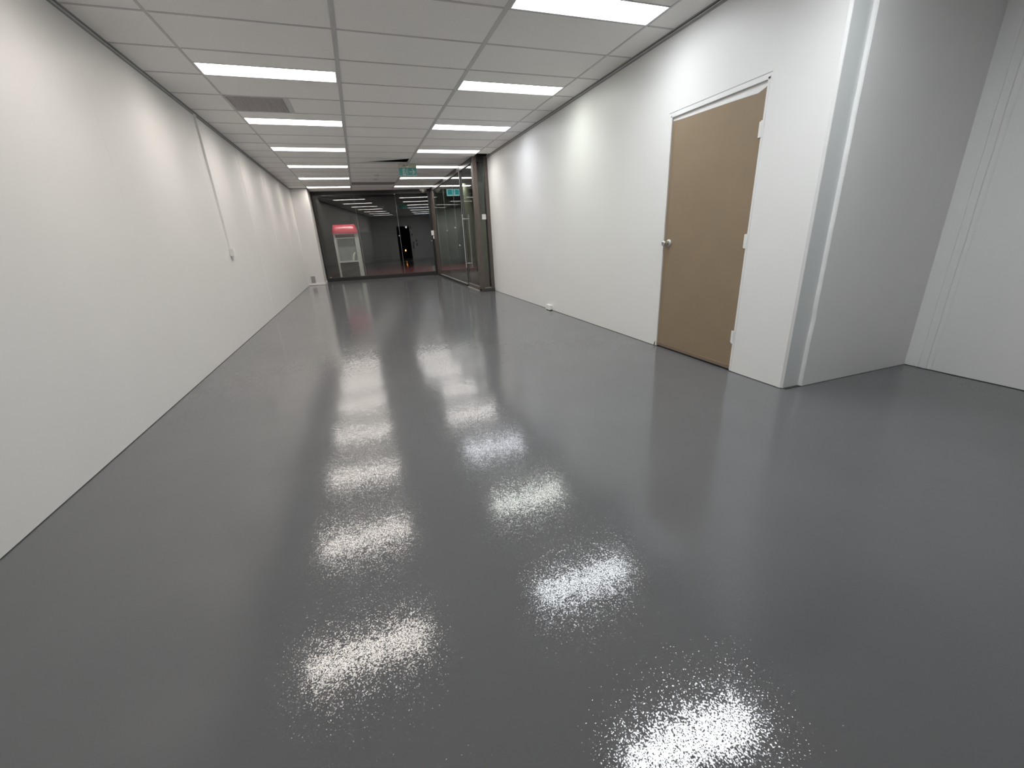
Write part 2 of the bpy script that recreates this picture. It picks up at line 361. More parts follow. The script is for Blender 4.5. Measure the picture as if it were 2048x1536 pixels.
# grid rails
def rail(bx): return boxo('grid_rail', bx, M['rail'], ce)
for x, w in zip(COLS, (.018, .038, .038, .018)):
    rail((x - w / 2, x + w / 2, YB, gy(x) - .02, H, H + .03))
for k in range(KMIN + 1, KMAX):
    y = Y0 + .6 * k
    for ci, (xa, xb) in enumerate(spans):
        if y > YS and ci == 4: continue
        if y > gy((xa + xb) / 2) - .05: continue
        x0 = xa + .019 if ci else xa; x1 = xb - .009
        if ci == 0 and y > PY: x0 = PX
        if x1 - x0 > .03: rail((x0, x1, y - .009, y + .009, H + .0005, H + .03))
rail((COLS[0] + .595, COLS[0] + .645, Y0 + .6 * (VENT_K - 1), Y0 + .6 * VENT_K, H + .0008, H + .03))
# perimeter angle, its shadow line put in as dark grey strips
for nm, bx in (('trim_1', (XL, XL + .020, YB, PY, H - .004, H + .02)), ('trim_2', (XR - .020, XR, YPOST - .001, YS, H - .004, H + .02))):
    t = struct(nm, (bx[0], 7, H), 'dark shadow-line trim where the ceiling meets the side wall')
    boxo('shadow_angle', bx, M['shadow'], t)
    s = 1 if nm == 'trim_1' else -1; w = XL if s == 1 else XR
    boxo('wall_angle', (min(w, w + s * .012), max(w, w + s * .012), bx[2], bx[3], H - .018, H - .009), M['rail'], t)
    boxo('shadow_strip', (min(w, w + s * .004), max(w, w + s * .004), bx[2], bx[3], H - .030, H - .018), M['shadow'], t)
boxo('trim_3', (XL, PX, PY - .012, PY, H - .010, H + .01), M['shadow'])['kind'] = 'structure'

# return air grille (left lamp column) and dark slot near the glass
def vent(name, x0, x1, y0, y1, label, nx, ny, gm='vent_g', gd='vent_d'):
    v = empty(name, ((x0 + x1) / 2, (y0 + y1) / 2, H)); tag(v, label, 'vent')
    z0, z1 = H + .002, H + .02; f = .012
    fr = MB(); fr.box(x0, x1, y0, y0 + f, z0, z1); fr.box(x0, x1, y1 - f, y1, z0, z1); fr.box(x0, x0 + f, y0, y1, z0, z1); fr.box(x1 - f, x1, y0, y1, z0, z1)
    fr.build('vent_frame', M[gm], v, 0, ((x0 + x1) / 2, y0, H))
    boxo('vent_backing', (x0 + f, x1 - f, y0 + f, y1 - f, z1 - .004, z1), M[gd], v)
    c = MB()
    for i in range(1, nx): x = x0 + (x1 - x0) * i / nx; c.box(x - .0018, x + .0018, y0 + f, y1 - f, z0 + .001, z1 - .004)
    for j in range(1, ny): y = y0 + (y1 - y0) * j / ny; c.box(x0 + f, x1 - f, y - .0018, y + .0018, z0 + .001, z1 - .004)
    o = c.build('egg_crate_core', M[gm], v, 0, ((x0 + x1) / 2, y0, H)); o['kind'] = 'stuff'
vent('return_air_grille', COLS[0] + .01, COLS[0] + .595, Y0 + .6 * (VENT_K - 1) + .01, Y0 + .6 * VENT_K - .01,
     'square grey return-air grille in the ceiling between two lights of the left row', 24, 24)
vent('slot_air_grille', COLS[1] + .02, COLS[2] - .02, Y0 + .6 * (SLOT_K - 1) + .01, Y0 + .6 * SLOT_K - .01,
     'wide dark grey air grille in the middle of the ceiling close to the front glass', 48, 24, 'slot_g', 'slot_d')

# ------------------------------------------------------------------ ceiling lights
warm, cool, neutral, green, blue = (1, .925, .85), (.93, .97, 1), (1, .96, .92), (.95, 1, .92), (.90, .93, 1)
ordn = {-3: None, 0: None, 3: 'nearest', 6: 'second', 9: 'third', 12: 'fourth', 15: 'fifth', 18: 'last'}
POWER_L = {-3: .85, 0: .92, 3: .97}; POWER_R = {-3: 1.65, 0: 1.05, 3: .95, 6: .92}     # gains set unit by unit to balance the wall brightness
def light_unit(x0, x1, y1, tint, label, gain=1.0):
    y0 = y1 - .3
    t = empty('ceiling_light', ((x0 + x1) / 2, (y0 + y1) / 2, H)); tag(t, label, 'light', 'rectangular lights set in the ceiling grid')
    f = .010; za, zb = H - .001, H + .028
    fr = MB(); fr.box(x0, x1, y0, y0 + f, za, zb); fr.box(x0, x1, y1 - f, y1, za, zb); fr.box(x0, x0 + f, y0 + f, y1 - f, za, zb); fr.box(x1 - f, x1, y0 + f, y1 - f, za, zb)
    fr.build('light_frame', M['lframe'], t, 0, ((x0 + x1) / 2, y0, H))
    boxo('light_housing', (x0, x1, y0, y1, zb, zb + .06), M['lframe'], t)
    key = 'diffuser_%d_%d_%d_%d' % (*[int(c * 100) for c in tint], int(gain * 100))
    if key not in M:
        m = M[key] = emit_mat(key, tint, PANEL_POWER * gain); nt = m.node_tree      # prismatic diffuser: strongest straight down
        ge = N(nt, 'ShaderNodeNewGeometry'); dt = N(nt, 'ShaderNodeVectorMath', operation='DOT_PRODUCT')
        nt.links.new(ge.outputs['Incoming'], dt.inputs[0]); nt.links.new(ge.outputs['True Normal'], dt.inputs[1])
        ab_ = N(nt, 'ShaderNodeMath', operation='ABSOLUTE'); nt.links.new(dt.outputs['Value'], ab_.inputs[0])
        ml = N(nt, 'ShaderNodeMath', operation='MULTIPLY_ADD'); ml.inputs[1].default_value = .6 * PANEL_POWER * gain; ml.inputs[2].default_value = .4 * PANEL_POWER * gain
        nt.links.new(ab_.outputs[0], ml.inputs[0]); nt.links.new(ml.outputs[0], nt.nodes['Emission'].inputs[1])
    boxo('diffuser', (x0 + f, x1 - f, y0 + f, y1 - f, zb - .018, zb - .012), M[key], t)
words_l = {3: 'first bright ceiling light of the left row, before the square grey grille', 6: 'ceiling light of the left row just past the square grey grille',
           9: 'third glowing ceiling light of the left row from the near end', 12: 'fourth glowing ceiling light of the left row, third from the glass front',
           15: 'fifth ceiling light of the left row, next to last before the glass', 18: 'last ceiling light of the left row, right against the glass front',
           0: 'left-row ceiling light above the top edge, seen as lowest left floor glare', -3: 'left-row ceiling light behind the viewer, last of the mirrored left row'}
words_r = {0: 'large white ceiling light cut by the top edge, nearest of the right row', 3: 'faintly greenish ceiling light of the right row, second from the near end',
           6: 'bluish-white ceiling light of the right row, third from the near end', 9: 'fourth ceiling light of the right row, just before the bronze glass entry',
           12: 'right-row ceiling light beside the green exit sign', 15: 'right-row ceiling light just beyond the green exit sign', 18: 'last ceiling light of the right row, next to the glass corner',
           -3: 'right-row ceiling light behind the viewer, mirrored as floor glare at the bottom edge'}
tl = {-3: neutral, 0: warm, 3: warm, 6: warm, 9: warm, 12: warm, 15: warm, 18: warm}
tr_ = {-3: cool, 0: cool, 3: green, 6: blue, 9: neutral, 12: neutral, 15: neutral, 18: neutral}
for k in LIGHT_K:
    y = Y0 + .6 * k
    light_unit(COLS[0] + .010, COLS[1] - .020, y - .010, tl[k], words_l[k], POWER_L.get(k, 1.0))
    light_unit(COLS[2] + .020, COLS[3] - .010, y - .010, tr_[k], words_r[k], POWER_R.get(k, 1.0))

# small ceiling things
for y, lab in ((11.85, 'small round white detector in the middle ceiling strip, nearer of two'), (12.62, 'small round white detector in the middle ceiling strip, closer to the dark air grille')):
    d = empty('smoke_detector', (.71, y, H)); tag(d, lab, 'detector', 'round detectors on the ceiling')
    MB().lathe([(.055, 0), (.055, -.012)], (.71, y, H + .003), (0, 0, 1), 20).build('detector_base', M['rail'], d, 0, (.71, y, H))
    MB().lathe([(.042, -.012), (.036, -.030), (.015, -.036)], (.71, y, H + .003), (0, 0, 1), 20).build('detector_cap', M['plastic'], d, 0, (.71, y, H))
dc = empty('dome_sensor', (2.26, 14.93, H)); tag(dc, 'small white dome sensor on the ceiling at the top right of the front glass', 'sensor')
MB().lathe([(.11, .003), (.11, -.03), (.095, -.045)], (2.26, 14.93, H), (0, 0, 1), 24).build('dome_base', M['plastic'], dc, 0, (2.26, 14.93, H))
MB().lathe([(.07, -.045), (.062, -.075), (.04, -.098), (.012, -.107)], (2.26, 14.93, H), (0, 0, 1), 24).build('dome_lens', M['bwhite'], dc, 0, (2.26, 14.93, H))

# ------------------------------------------------------------------ exit signs
def man(mb, cx, cz, s, y0, y1, flip=1):
    def bar2(x0, z0, x1, z1, w):
        dx, dz = x1 - x0, z1 - z0; L = math.hypot(dx, dz); nx, nz = -dz / L * w / 2, dx / L * w / 2
        mb.prism([(cx + flip * s * (x0 + nx), cz + s * (z0 + nz)), (cx + flip * s * (x1 + nx), cz + s * (z1 + nz)), (cx + flip * s * (x1 - nx), cz + s * (z1 - nz)), (cx + flip * s * (x0 - nx), cz + s * (z0 - nz))], 1, y0, y1)
    mb.prism([(cx + flip * s * (.10 + .09 * math.cos(a * math.pi / 5)), cz + s * (.40 + .09 * math.sin(a * math.pi / 5))) for a in range(10)], 1, y0, y1)
    bar2(.04, .30, -.06, .02, .17); bar2(-.06, .02, .14, -.16, .11); bar2(.14, -.16, .06, -.42, .09); bar2(-.06, .02, -.16, -.24, .11)
    bar2(-.16, -.24, -.38, -.28, .09); bar2(.06, .27, .26, .12, .08); bar2(.26, .12, .36, .2, .07); bar2(0, .27, -.24, .22, .08); bar2(-.24, .22, -.30, .04, .07)
ex = empty('exit_sign', (1.27, 10.20, H)); tag(ex, 'green running-man exit sign with arrow under a cream housing, hung in mid ceiling', 'exit sign')
EX0, EX1 = 1.075, 1.455
MB().box(EX0, EX1, 10.165, 10.235, 2.628, H).build('sign_housing', M['cream'], ex, .004, (1.27, 10.2, 2.66))
boxo('sign_plate', (EX0 + .006, EX1 - .004, 10.19, 10.21, 2.478, 2.628), M['green'], ex, .001)
led = MB().lathe([(.009, 0), (.006, -.003)], (1.262, 10.165, 2.672), (0, 1, 0), 12).build('test_button', M['black'], ex, 0, (1.262, 10.165, 2.672))
MB().lathe([(.008, 0), (.006, -.003)], (1.266, 10.165, 2.645), (0, 1, 0), 12).build('indicator', M['exwhite2'], ex, 0, (1.266, 10.165, 2.645))
boxo('rating_mark', (1.17, 1.225, 10.1642, 10.166, 2.652, 2.678), M['grille_d'], ex)
pm = MB(); pm.box(1.155, 1.222, 10.186, 10.19, 2.487, 2.615); pm.build('doorway_pictogram', M['exwhite'], ex, 0, (1.19, 10.188, 2.55))
pm = MB(); man(pm, 1.225, 2.553, .13, 10.183, 10.1862); pm.build('running_man_pictogram', M['green'], ex, 0, (1.22, 10.185, 2.55))
pm = MB(); man(pm, 1.245, 2.553, .125, 10.183, 10.187); pm.build('running_man_pictogram', M['exwhite'], ex, 0, (1.24, 10.185, 2.55))
ar = MB(); ar.box(1.30, 1.40, 10.186, 10.19, 2.543, 2.563)
ar.prism([(1.352, 2.605), (1.375, 2.605), (1.425, 2.553), (1.375, 2.501), (1.352, 2.501), (1.392, 2.553)], 1, 10.186, 10.19)
ar.build('arrow_pictogram', M['exwhite'], ex, 0, (1.37, 10.188, 2.55))
boxo('sign_edge', (EX0 + .002, EX1, 10.188, 10.212, 2.470, 2.478), M['plastic'], ex)

# ------------------------------------------------------------------ brown door
d1 = struct('door_1', (XR, 3.03, 0), 'flat brown painted door in the right wall')
LF = XR + .010
boxo('door_leaf', (LF, LF + .035, D0 + .016, D1 - .014, .014, 2.040), M['door'], d1, .002)
boxo('weather_bar', (LF - .006, LF, D0 + .018, D1 - .016, .016, .046), M['dooredge'], d1, .002)
boxo('edge_strip', (LF - .0018, LF + .001, D1 - .040, D1 - .014, .05, 2.02), M['door'], d1, .0008)
jm = MB(); jm.box(XR - .003, XR + .10, D1 - .012, D1 + .004, .006, DZ + .004); jm.box(XR - .003, XR + .10, D0 - .004, D0 + .014, .006, DZ + .004)
jm.box(XR - .003, XR + .10, D0 - .004, D1 + .004, DZ - .010, DZ + .014)
jm.build('door_frame', M['wall'], d1, .0015, (XR, 3, 1))
boxo('head_line', (XR - .0012, XR, D0 - .015, D1 + .03, DZ + .026, DZ + .030), M['shadow'], d1)
boxo('head_stop', (XR + .016, XR + .06, D0 + .014, D1 - .012, 2.043, DZ - .01), M['joint'], d1)
MB().prism([(D0 + .03, 2.028), (D0 + .09, 2.008), (D0 + .34, 2.017), (D1 - .12, 2.030), (D1 - .02, 2.036), (D1 - .02, 2.0405), (D0 + .02, 2.0405)], 0, LF - .0012, LF + .001).build('paint_smear', M['wall'], d1, 0, (LF, 3, 2.03))
boxo('threshold_gap', (LF + .004, LF + .05, D0 + .01, D1 - .01, .0005, .013), M['black'], d1)
for z in (1.775, 1.035, .29):
    hp = empty('hinge', (XR, D0, z)); hp.parent = d1; hp.location = Vector((XR, D0, z)) - d1.location
    kn = MB(); kn.bar((XR - .004, D0 + .014, z - .052), (XR - .004, D0 + .014, z + .052), .008, 12).build('hinge_knuckle', M['plastic'], hp, 0, (XR, D0, z))
    boxo('hinge_plate', (LF - .005, LF, D0 + .015, D0 + .045, z - .05, z + .05), M['plastic'], hp, .001)
kb = empty('door_knob', (LF, 3.447, 1.022)); kb.parent = d1; kb.location = Vector((LF, 3.447, 1.022)) - d1.location
MB().lathe([(.034, 0), (.034, .004), (.030, .010), (.020, .013), (.014, .016)], (LF, 3.447, 1.022), (-1, 0, 0), 32).build('knob_rose', M['chrome'], kb, 0, (LF, 3.447, 1.022))
MB().lathe([(.021, .010), (.0205, .022), (.022, .034), (.025, .046), (.0255, .064), (.023, .070), (.012, .072)], (LF, 3.447, 1.022), (-1, 0, 0), 32).build('knob_grip', M['chrome'], kb, 0, (LF, 3.447, 1.022))
boxo('key_slot', (LF - .0732, LF - .071, 3.444, 3.450, 1.014, 1.030), M['black'], kb)
MB().prism([(D1 + .004, .004), (D1 + .03, .004), (D1 + .022, .03), (D1 + .008, .05)], 0, XR - .004, XR + .002).build('frame_chip', M['dooredge'], d1, 0, (XR, D1, .02))

# ------------------------------------------------------------------ wall fittings
bx = empty('switch_box', (XL, 6.68, 1.10)); tag(bx, 'white surface-mounted box at the lower end of the conduit on the left wall', 'wall box')
boxo('box_body', (XL, XL + .042, 6.625, 6.745, 1.075, 1.165), M['plastic'], bx, .004)
boxo('box_faceplate', (XL + .042, XL + .048, 6.620, 6.750, 1.070, 1.170), M['plastic'], bx, .002)
boxo('box_rocker', (XL + .048, XL + .052, 6.655, 6.685, 1.095, 1.145), M['joint'], bx, .001)
cd = empty('wall_conduit', (XL, 6.66, 1.165)); tag(cd, 'thin white surface conduit running down the left wall from the ceiling', 'conduit')
boxo('conduit_channel', (XL, XL + .020, 6.652, 6.680, 1.165, H - .02), M['joint'], cd, .002)
boxo('conduit_lid', (XL + .020, XL + .024, 6.654, 6.678, 1.165, H - .02), M['plastic'], cd, .001)
so = empty('floor_level_socket', (XR, 6.19, 0)); tag(so, 'small white power outlet low on the right wall at floor level', 'outlet')
boxo('socket_body', (XR - .045, XR, 6.11, 6.27, .012, .082), M['plastic'], so, .004)
boxo('socket_plate', (XR - .051, XR - .045, 6.105, 6.275, .010, .086), M['plastic'], so, .002)
for yy in (6.15, 6.165, 6.225): boxo('socket_slot', (XR - .0518, XR - .0508, yy, yy + .004, .045, .058), M['grille_d'], so)
boxo('socket_foot', (XR - .046, XR, 6.12, 6.26, .0005, .012), M['black'], so)

# ------------------------------------------------------------------ front glazing (turned 4.8 degrees)
T = Vector((math.cos(GA), -math.sin(GA), 0)); Nn = Vector((math.sin(GA), math.cos(GA), 0))
def gbox(mb, xa, xb, n0, n1, z0, z1):
    """box aligned with the front glazing: xa,xb world x along the line, n0..n1 offset away from the viewer"""
    vs = []
    for z in (z0, z1):
        for x, n in ((xa, n0), (xb, n0), (xb, n1), (xa, n1)):
            p = Vector((x, gy(x), z)) + Nn * n; vs.append(tuple(p))
    return mb.add(vs, [(0, 3, 2, 1), (4, 5, 6, 7), (0, 1, 5, 4), (1, 2, 6, 5), (2, 3, 7, 6), (3, 0, 4, 7)])
w1 = struct('window_1', (.7, gy(.7), 0), 'wide dark-framed front glazing across the far end of the room')
XW0, XW1, XJ1, XJ2 = -1.135, 2.46, .115, 1.372
def gpart(name, xa, xb, n0, n1, z0, z1, mat, parent=w1, bevel=0):
    return gbox(MB(), xa, xb, n0, n1, z0, z1).build(name, mat, parent, bevel, ((xa + xb) / 2, gy((xa + xb) / 2), (z0 + z1) / 2))
FB, FT = .125, 2.615
gpart('bottom_rail', XW0, XW1, -.05, .05, .001, FB - .02, M['framed']); gpart('sill_cap', XW0, XW1, -.03, .03, FB - .02, FB, M['frame'])
gpart('top_rail', XW0, XW1, -.05, .05, FT, H + .02, M['framed']); gpart('top_bead', XW0, XW1, -.035, -.012, FT - .025, FT, M['frame'])
gpart('jamb', XW0, XW0 + .055, -.04, .05, FB, FT, M['framed'])
for xa, xb in ((XW0 + .055, XJ1 - .004), (XJ1 + .004, XJ2 - .004), (XJ2 + .004, XW1)):
    gpart('pane', xa, xb, -.005, .005, FB - .01, FT + .01, M['glass'])
for xj in (XJ1, XJ2): gpart('pane_joint', xj - .0038, xj + .0038, -.006, .006, FB, FT, M['seal'])
for x, z in ((XW0 + .14, FB + .015), (XJ2 - .01, FT - .02), (XW1 - .03, FB + .06), (2.395, 1.12), (1.349, 1.327)):
    gpart('glass_clamp', x - .022, x + .022, -.016, -.005, z - .015, z + .015, M['steel'], w1, .004)

# side glazing, door, post, sidelight
w2 = struct('window_2', (XS, 12.6, 0), 'side glazing of butt-jointed panes running from the glass corner to the glass door')
YC = gy(XS)
boxo('corner_post', (XS - .085, XS + .02, YC - .06, YC + .06, 0, H), M['framed'], w2, .003)  # black colour holds the shade on the post's left side
boxo('corner_panel', (XS - .02, XS + .02, YC - .62, YC - .06, .0, H), M['brown'], w2, .003)
YD1, YD0 = 10.50, 9.40
boxo('header', (XS - .03, XS + .03, YS + .08, YC - .06, 2.60, H + .01), M['framed'], w2, .003)
boxo('bottom_rail', (XS - .035, XS + .03, YD1 + .06, YC - .06, .001, .052), M['framed'], w2, .002)
prev = YC - .62
for yj in (12.75, 11.45, YD1 + .06):
    boxo('pane', (XS - .005, XS + .005, yj + .004, prev - .004, .05, 2.61), M['glass_s'], w2)
    if yj > YD1 + .1: boxo('pane_joint', (XS - .006, XS + .006, yj - .004, yj + .004, .05, 2.60), M['seal'], w2)
    boxo('sill_cap', (XS - .030, XS + .012, yj + .09, prev - .02, .052, .062), M['alu'], w2, .001)
    prev = yj
boxo('mullion', (XS - .03, XS + .03, YD1, YD1 + .06, 0, H), M['framed'], w2, .002)
boxo('mullion_bead', (XS - .034, XS - .03, YD1 + .002, YD1 + .012, .06, 2.60), M['alu'], w2)
for y, z in ((12.70, 1.38), (11.55, 1.42), (11.2, .98)):  # small steel discs standing in for bright dots on the panes
    MB().lathe([(.022, 0), (.018, .012)], (XS - .005, y, z), (-1, 0, 0), 16).build('glass_dot', M['steel'], w2, 0, (XS, y, z))
d2 = struct('door_2', (XS, 9.95, 0), 'frameless glass door with a long steel pull handle')
boxo('pane', (XS - .006, XS + .006, YD0 + .01, YD1 - .005, .10, 2.598), M['glass_s'], d2)
boxo('bottom_rail', (XS - .018, XS + .018, YD0 + .01, YD1 - .005, .012, .10), M['brown'], d2, .003)
boxo('rail_bead', (XS - .021, XS - .018, YD0 + .01, YD1 - .005, .088, .100), M['alu'], d2)
boxo('threshold_plate', (XS - .05, XS + .03, YD0, YD1, .0005, .010), M['alu'], d2, .002)
boxo('door_edge', (XS - .008, XS + .008, YD1 - .014, YD1 - .004, .10, 2.598), M['alu'], d2)
pullp = empty('pull_handle', (XS, 10.33, 1.08)); pullp.parent = d2; pullp.location = Vector((XS, 10.33, 1.08)) - d2.location
for s in (-1, 1):
    MB().bar((XS + s * .075, 10.33, .47), (XS + s * .075, 10.33, 1.68), .0125, 14).build('pull_bar', M['steel'], pullp, 0, (XS, 10.33, 1.08))
    for z in (.575, 1.575): MB().bar((XS + s * .006, 10.33, z), (XS + s * .075, 10.33, z), .009, 12).build('handle_standoff', M['steel'], pullp, 0, (XS, 10.33, z))
w3 = struct('window_3', (2.63, YS, 0), 'narrow bronze-framed sidelight facing the room beside the right wall')
boxo('corner_post', (XS - .03, XS + .055, YS, YD0, 0, H + .01), M['brown'], w3, .003)
boxo('wall_post', (2.705, XR, YS + .002, YS + .12, 0, H + .01), M['brown'], w3, .003)
boxo('post_shadow_bead', (2.697, 2.705, YS + .02, YS + .12, .10, 2.63), M['framed'], w3)
boxo('header', (XS + .055, 2.705, YS + .002, YS + .12, 2.625, H + .01), M['framed'], w3, .003)
boxo('bottom_rail', (XS - .03, XR, YS - .012, YS + .12, .001, .07), M['frame'], w3, .003)
boxo('sill_cap', (XS + .055, 2.705, YS + .0, YS + .10, .07, .078), M['alu'], w3, .001)
boxo('pane', (XS + .055, 2.705, YS + .055, YS + .065, .07, 2.63), M['glass_s'], w3)
nt_ = boxo('notice_card', (2.60, 2.692, YS + .050, YS + .0545, 1.512, 1.615), M['card']); tag(nt_, 'small blank white notice stuck on the narrow sidelight glass', 'notice')
cr1 = empty('door_control_box', (2.44, YC - .07, 1.36)); tag(cr1, 'larger square white control box on the glass corner post', 'control box')
boxo('box_body', (XS - .105, XS - .012, YC - .085, YC - .061, 1.292, 1.442), M['plastic'], cr1, .004)
boxo('box_cover', (XS - .100, XS - .017, YC - .089, YC - .085, 1.298, 1.436), M['plastic'], cr1, .002)
cr2 = empty('door_release_button', (2.47, YC - .07, 1.22)); tag(cr2, 'small upright white button unit just below the square control box', 'button')
boxo('button_body', (XS - .052, XS - .004, YC - .08, YC - .061, 1.178, 1.275), M['plastic'], cr2, .004)
boxo('button_cap', (XS - .042, XS - .014, YC - .084, YC - .08, 1.21, 1.245), M['card'], cr2, .002)

# ------------------------------------------------------------------ outside, beyond the glass (night)
of = struct('floor_outside', (3, 20, 0), 'dark maroon paving outside beyond the front glass')
om = MB(); om.add([(-6, gy(-6) + .02, -.004), (XS + .02, gy(XS) + .02, -.004), (XS + .02, YS + .1, -.004), (9, YS + .1, -.004), (9, 27, -.004), (-6, 27, -.004)], [(0, 1, 2, 3, 4, 5)])
om.build('maroon_paving', M['mar'], of, 0, (3, 20, 0))
MB().prism([(2.38, 15.35), (2.62, 15.35), (4.35, 26.3), (3.95, 26.3)], 2, -.004, .002).build('pale_paving_strip', M['pave'], of, 0, (3, 20, 0))
boxo('cross_paving_strip', (2.6, 5.5, 16.55, 16.64, -.004, .002), M['pave'], of)
wo = struct('wall_outside', (3, 27, 0), 'dark unlit walls around the area beyond the glass')
boxo('far_wall', (-6, 9, 27, 27.2, 0, 3.6), M['dark'], wo)
boxo('left_wall', (-6.2, -6, 15.6, 27, 0, 3.6), M['dark'], wo)
boxo('right_wall', (9, 9.2, YS, 27, 0, 3.6), M['dark'], wo)
boxo('near_right_wall', (XR + .15, 9, YS - .1, YS, 0, 3.6), M['dark'], wo)
boxo('near_left_wall', (-6, XL - .16, 15.5, 15.6, 0, 3.6), M['dark'], wo)
boxo('fascia', (-6, XS + .05, 15.75, 15.85, H + .02, 3.6), M['dark'], wo)
co = struct('ceiling_outside', (3, 20, 3.6), 'dark soffit over the area beyond the glass')
boxo('soffit', (-6, 9, 15.45, 27, 3.6, 3.7), M['dark'], co); boxo('soffit_side', (XS + .05, 9, YS, 15.45, 3.0, 3.1), M['dark'], co)
ow = struct('wall_neighbour', (4.6, 13.5, 0), 'olive-grey wall of the neighbouring unit seen through the sidelight')
boxo('olive_panel', (4.35, 4.47, 15.3, 18.5, 0, 3.3), M['olive'], ow)
boxo('grey_panel', (3.95, 4.35, 15.3, 15.4, 0, 3.3), M['olive'], ow)
for x in (3.5, 5.6): boxo('mullion', (x, x + .05, 20.0, 20.08, 0, 3.3), M['seal'], ow)
boxo('render_panel', (3.35, 8.0, 20.1, 20.2, 0, 3.5), M['olive2'], ow)
# lamps added outside to brighten the booth and the neighbouring walls
for i, (x, y, lab) in enumerate(((-.3, 16.2, 'added round fill lamp outside above the booth'), (3.9, 13.7, 'added round fill lamp outside over the glass door'), (4.3, 18.2, 'added round fill lamp outside near the neighbouring shop glass'))):
    zc = 3.6 if y > 15.45 else 3.0
    l = empty('fill_lamp', (x, y, zc)); tag(l, lab, 'light', 'added fill lamps outside')
    MB().lathe([(.07, 0), (.07, -.01), (.05, -.012)], (x, y, zc), (0, 0, 1), 20).build('trim_ring', M['lframe'], l, 0, (x, y, zc))
    MB().lathe([(.048, -.012), (.03, -.014)], (x, y, zc), (0, 0, 1), 20).build('lens', M['lampd'], l, 0, (x, y, zc))
    ld = bpy.data.lights.new('fill_lamp_spot', 'SPOT'); ld.energy = FILL_LAMP_W * (6.5, 7.5, 16)[i]; ld.spot_size = 2.2; ld.spot_blend = .6; ld.shadow_soft_size = .05; ld.color = (1, .96, .88)
    lo = bpy.data.objects.new('fill_lamp_spot', ld); COL.objects.link(lo); lo.parent = l; lo.location = (0, 0, -.03)

# booth
bo = empty('phone_booth', (-.36, 17.3, 0)); tag(bo, 'narrow white-framed booth with a red hood and mesh lower panel outside the glass', 'booth')
BX0, BX1, BY0, BY1 = -.775, .075, 17.0, 17.7
boxo('corner_post', (BX0, BX0 + .065, BY0, BY0 + .07, 0, 1.50), M['bwhite'], bo, .006)
boxo('corner_post', (BX1 - .145, BX1, BY0, BY0 + .07, 0, 1.50), M['bwhite'], bo, .006)
boxo('side_panel', (BX0, BX0 + .03, BY0 + .07, BY1, 0, 1.50), M['bwhite'], bo); boxo('side_panel', (BX1 - .03, BX1, BY0 + .07, BY1, 0, 1.50), M['bwhite'], bo)
boxo('back_panel', (BX0 + .03, BX1 - .03, BY1 - .04, BY1, 0, 1.50), M['bgrey'], bo)
boxo('upper_panel', (BX0 + .065, BX1 - .145, BY0 + .10, BY0 + .115, .56, 1.33), M['bgrey'], bo)
boxo('inner_stile', (BX0 + .065, BX0 + .10, BY0 + .03, BY0 + .06, .56, 1.34), M['grille'], bo)
boxo('head_band', (BX0 + .065, BX1 - .145, BY0 + .01, BY0 + .05, 1.37, 1.475), M['redd'], bo); boxo('head_rail', (BX0 + .065, BX1 - .145, BY0, BY0 + .06, 1.335, 1.37), M['bwhite'], bo, .003)
boxo('top_rail', (BX0, BX1, BY0 - .005, BY0 + .07, 1.475, 1.505), M['bwhite'], bo, .003)
boxo('shelf', (BX0 + .065, BX1 - .145, BY0 - .005, BY0 + .12, .515, .56), M['bwhite'], bo, .004)
boxo('lower_panel', (BX0 + .065, BX1 - .145, BY0 + .05, BY0 + .06, 0.02, .515), M['meshb'], bo)
ms = MB(); mx0, mx1, mz0, mz1 = BX0 + .066, BX1 - .146, .03, .514; st = .055
for sg in (1, -1):
    c = -1.2
    while c < 2.2:
        # line z = sg*1.6*(x-mx0)+c clipped to the rectangle
        pts = []
        for x in (mx0, mx1):
            z = sg * 1.3 * (x - mx0) + c
            if mz0 <= z <= mz1: pts.append((x, z))
        for z in (mz0, mz1):
            x = mx0 + (z - c) / (sg * 1.3)
            if mx0 < x < mx1: pts.append((x, z))
        if len(pts) == 2 and (pts[0][0] - pts[1][0]) ** 2 + (pts[0][1] - pts[1][1]) ** 2 > 1e-4:
            ms.bar((pts[0][0], BY0 + .035 + .004 * sg, pts[0][1]), (pts[1][0], BY0 + .035 + .004 * sg, pts[1][1]), .005, 4)
        c += st
o = ms.build('mesh_wires', M['mesh'], bo, 0, (-.35, BY0, .27)); o['kind'] = 'stuff'
# hood: curved barrel front leaning back, flared at the base
hv = []; nseg = 10; prof = []
for i in range(nseg + 1):
    a = i / nseg
    prof.append((BY0 - .04 + .22 * (1 - math.cos(a * math.pi / 2)) , 1.515 + .295 * math.sin(a * math.pi / 2)))
nx = 8; hb = MB(); rnd = random.Random(9)
for (yy, zz) in prof:
    k = (zz - 1.515) / .295; xa = BX0 - .01 + .055 * k ** 1.5; xb = BX1 - .005 - .085 * k ** 1.5
    for j in range(nx + 1): hv.append((xa + (xb - xa) * j / nx, yy + rnd.uniform(-.006, .006), zz + (rnd.uniform(-.004, .004) if zz > 1.53 else 0)))
base = len(hv); fs = []
for i in range(nseg):
    for j in range(nx): a = i * (nx + 1) + j; fs.append((a, a + 1, a + nx + 2, a + nx + 1))
for (yy, zz) in prof:                                     # back copies to give the hood a solid body
    k = (zz - 1.515) / .295; xa = BX0 - .01 + .055 * k ** 1.5; xb = BX1 - .005 - .085 * k ** 1.5
    hv += [(xa, BY1, zz), (xb, BY1, zz)]
for i in range(nseg):
    a = i * (nx + 1); b = (i + 1) * (nx + 1); p = base + 2 * i; q = base + 2 * (i + 1)
    fs += [(a, b, q, p), (a + nx, p + 1, q + 1, b + nx), (p, q, q + 1, p + 1)]
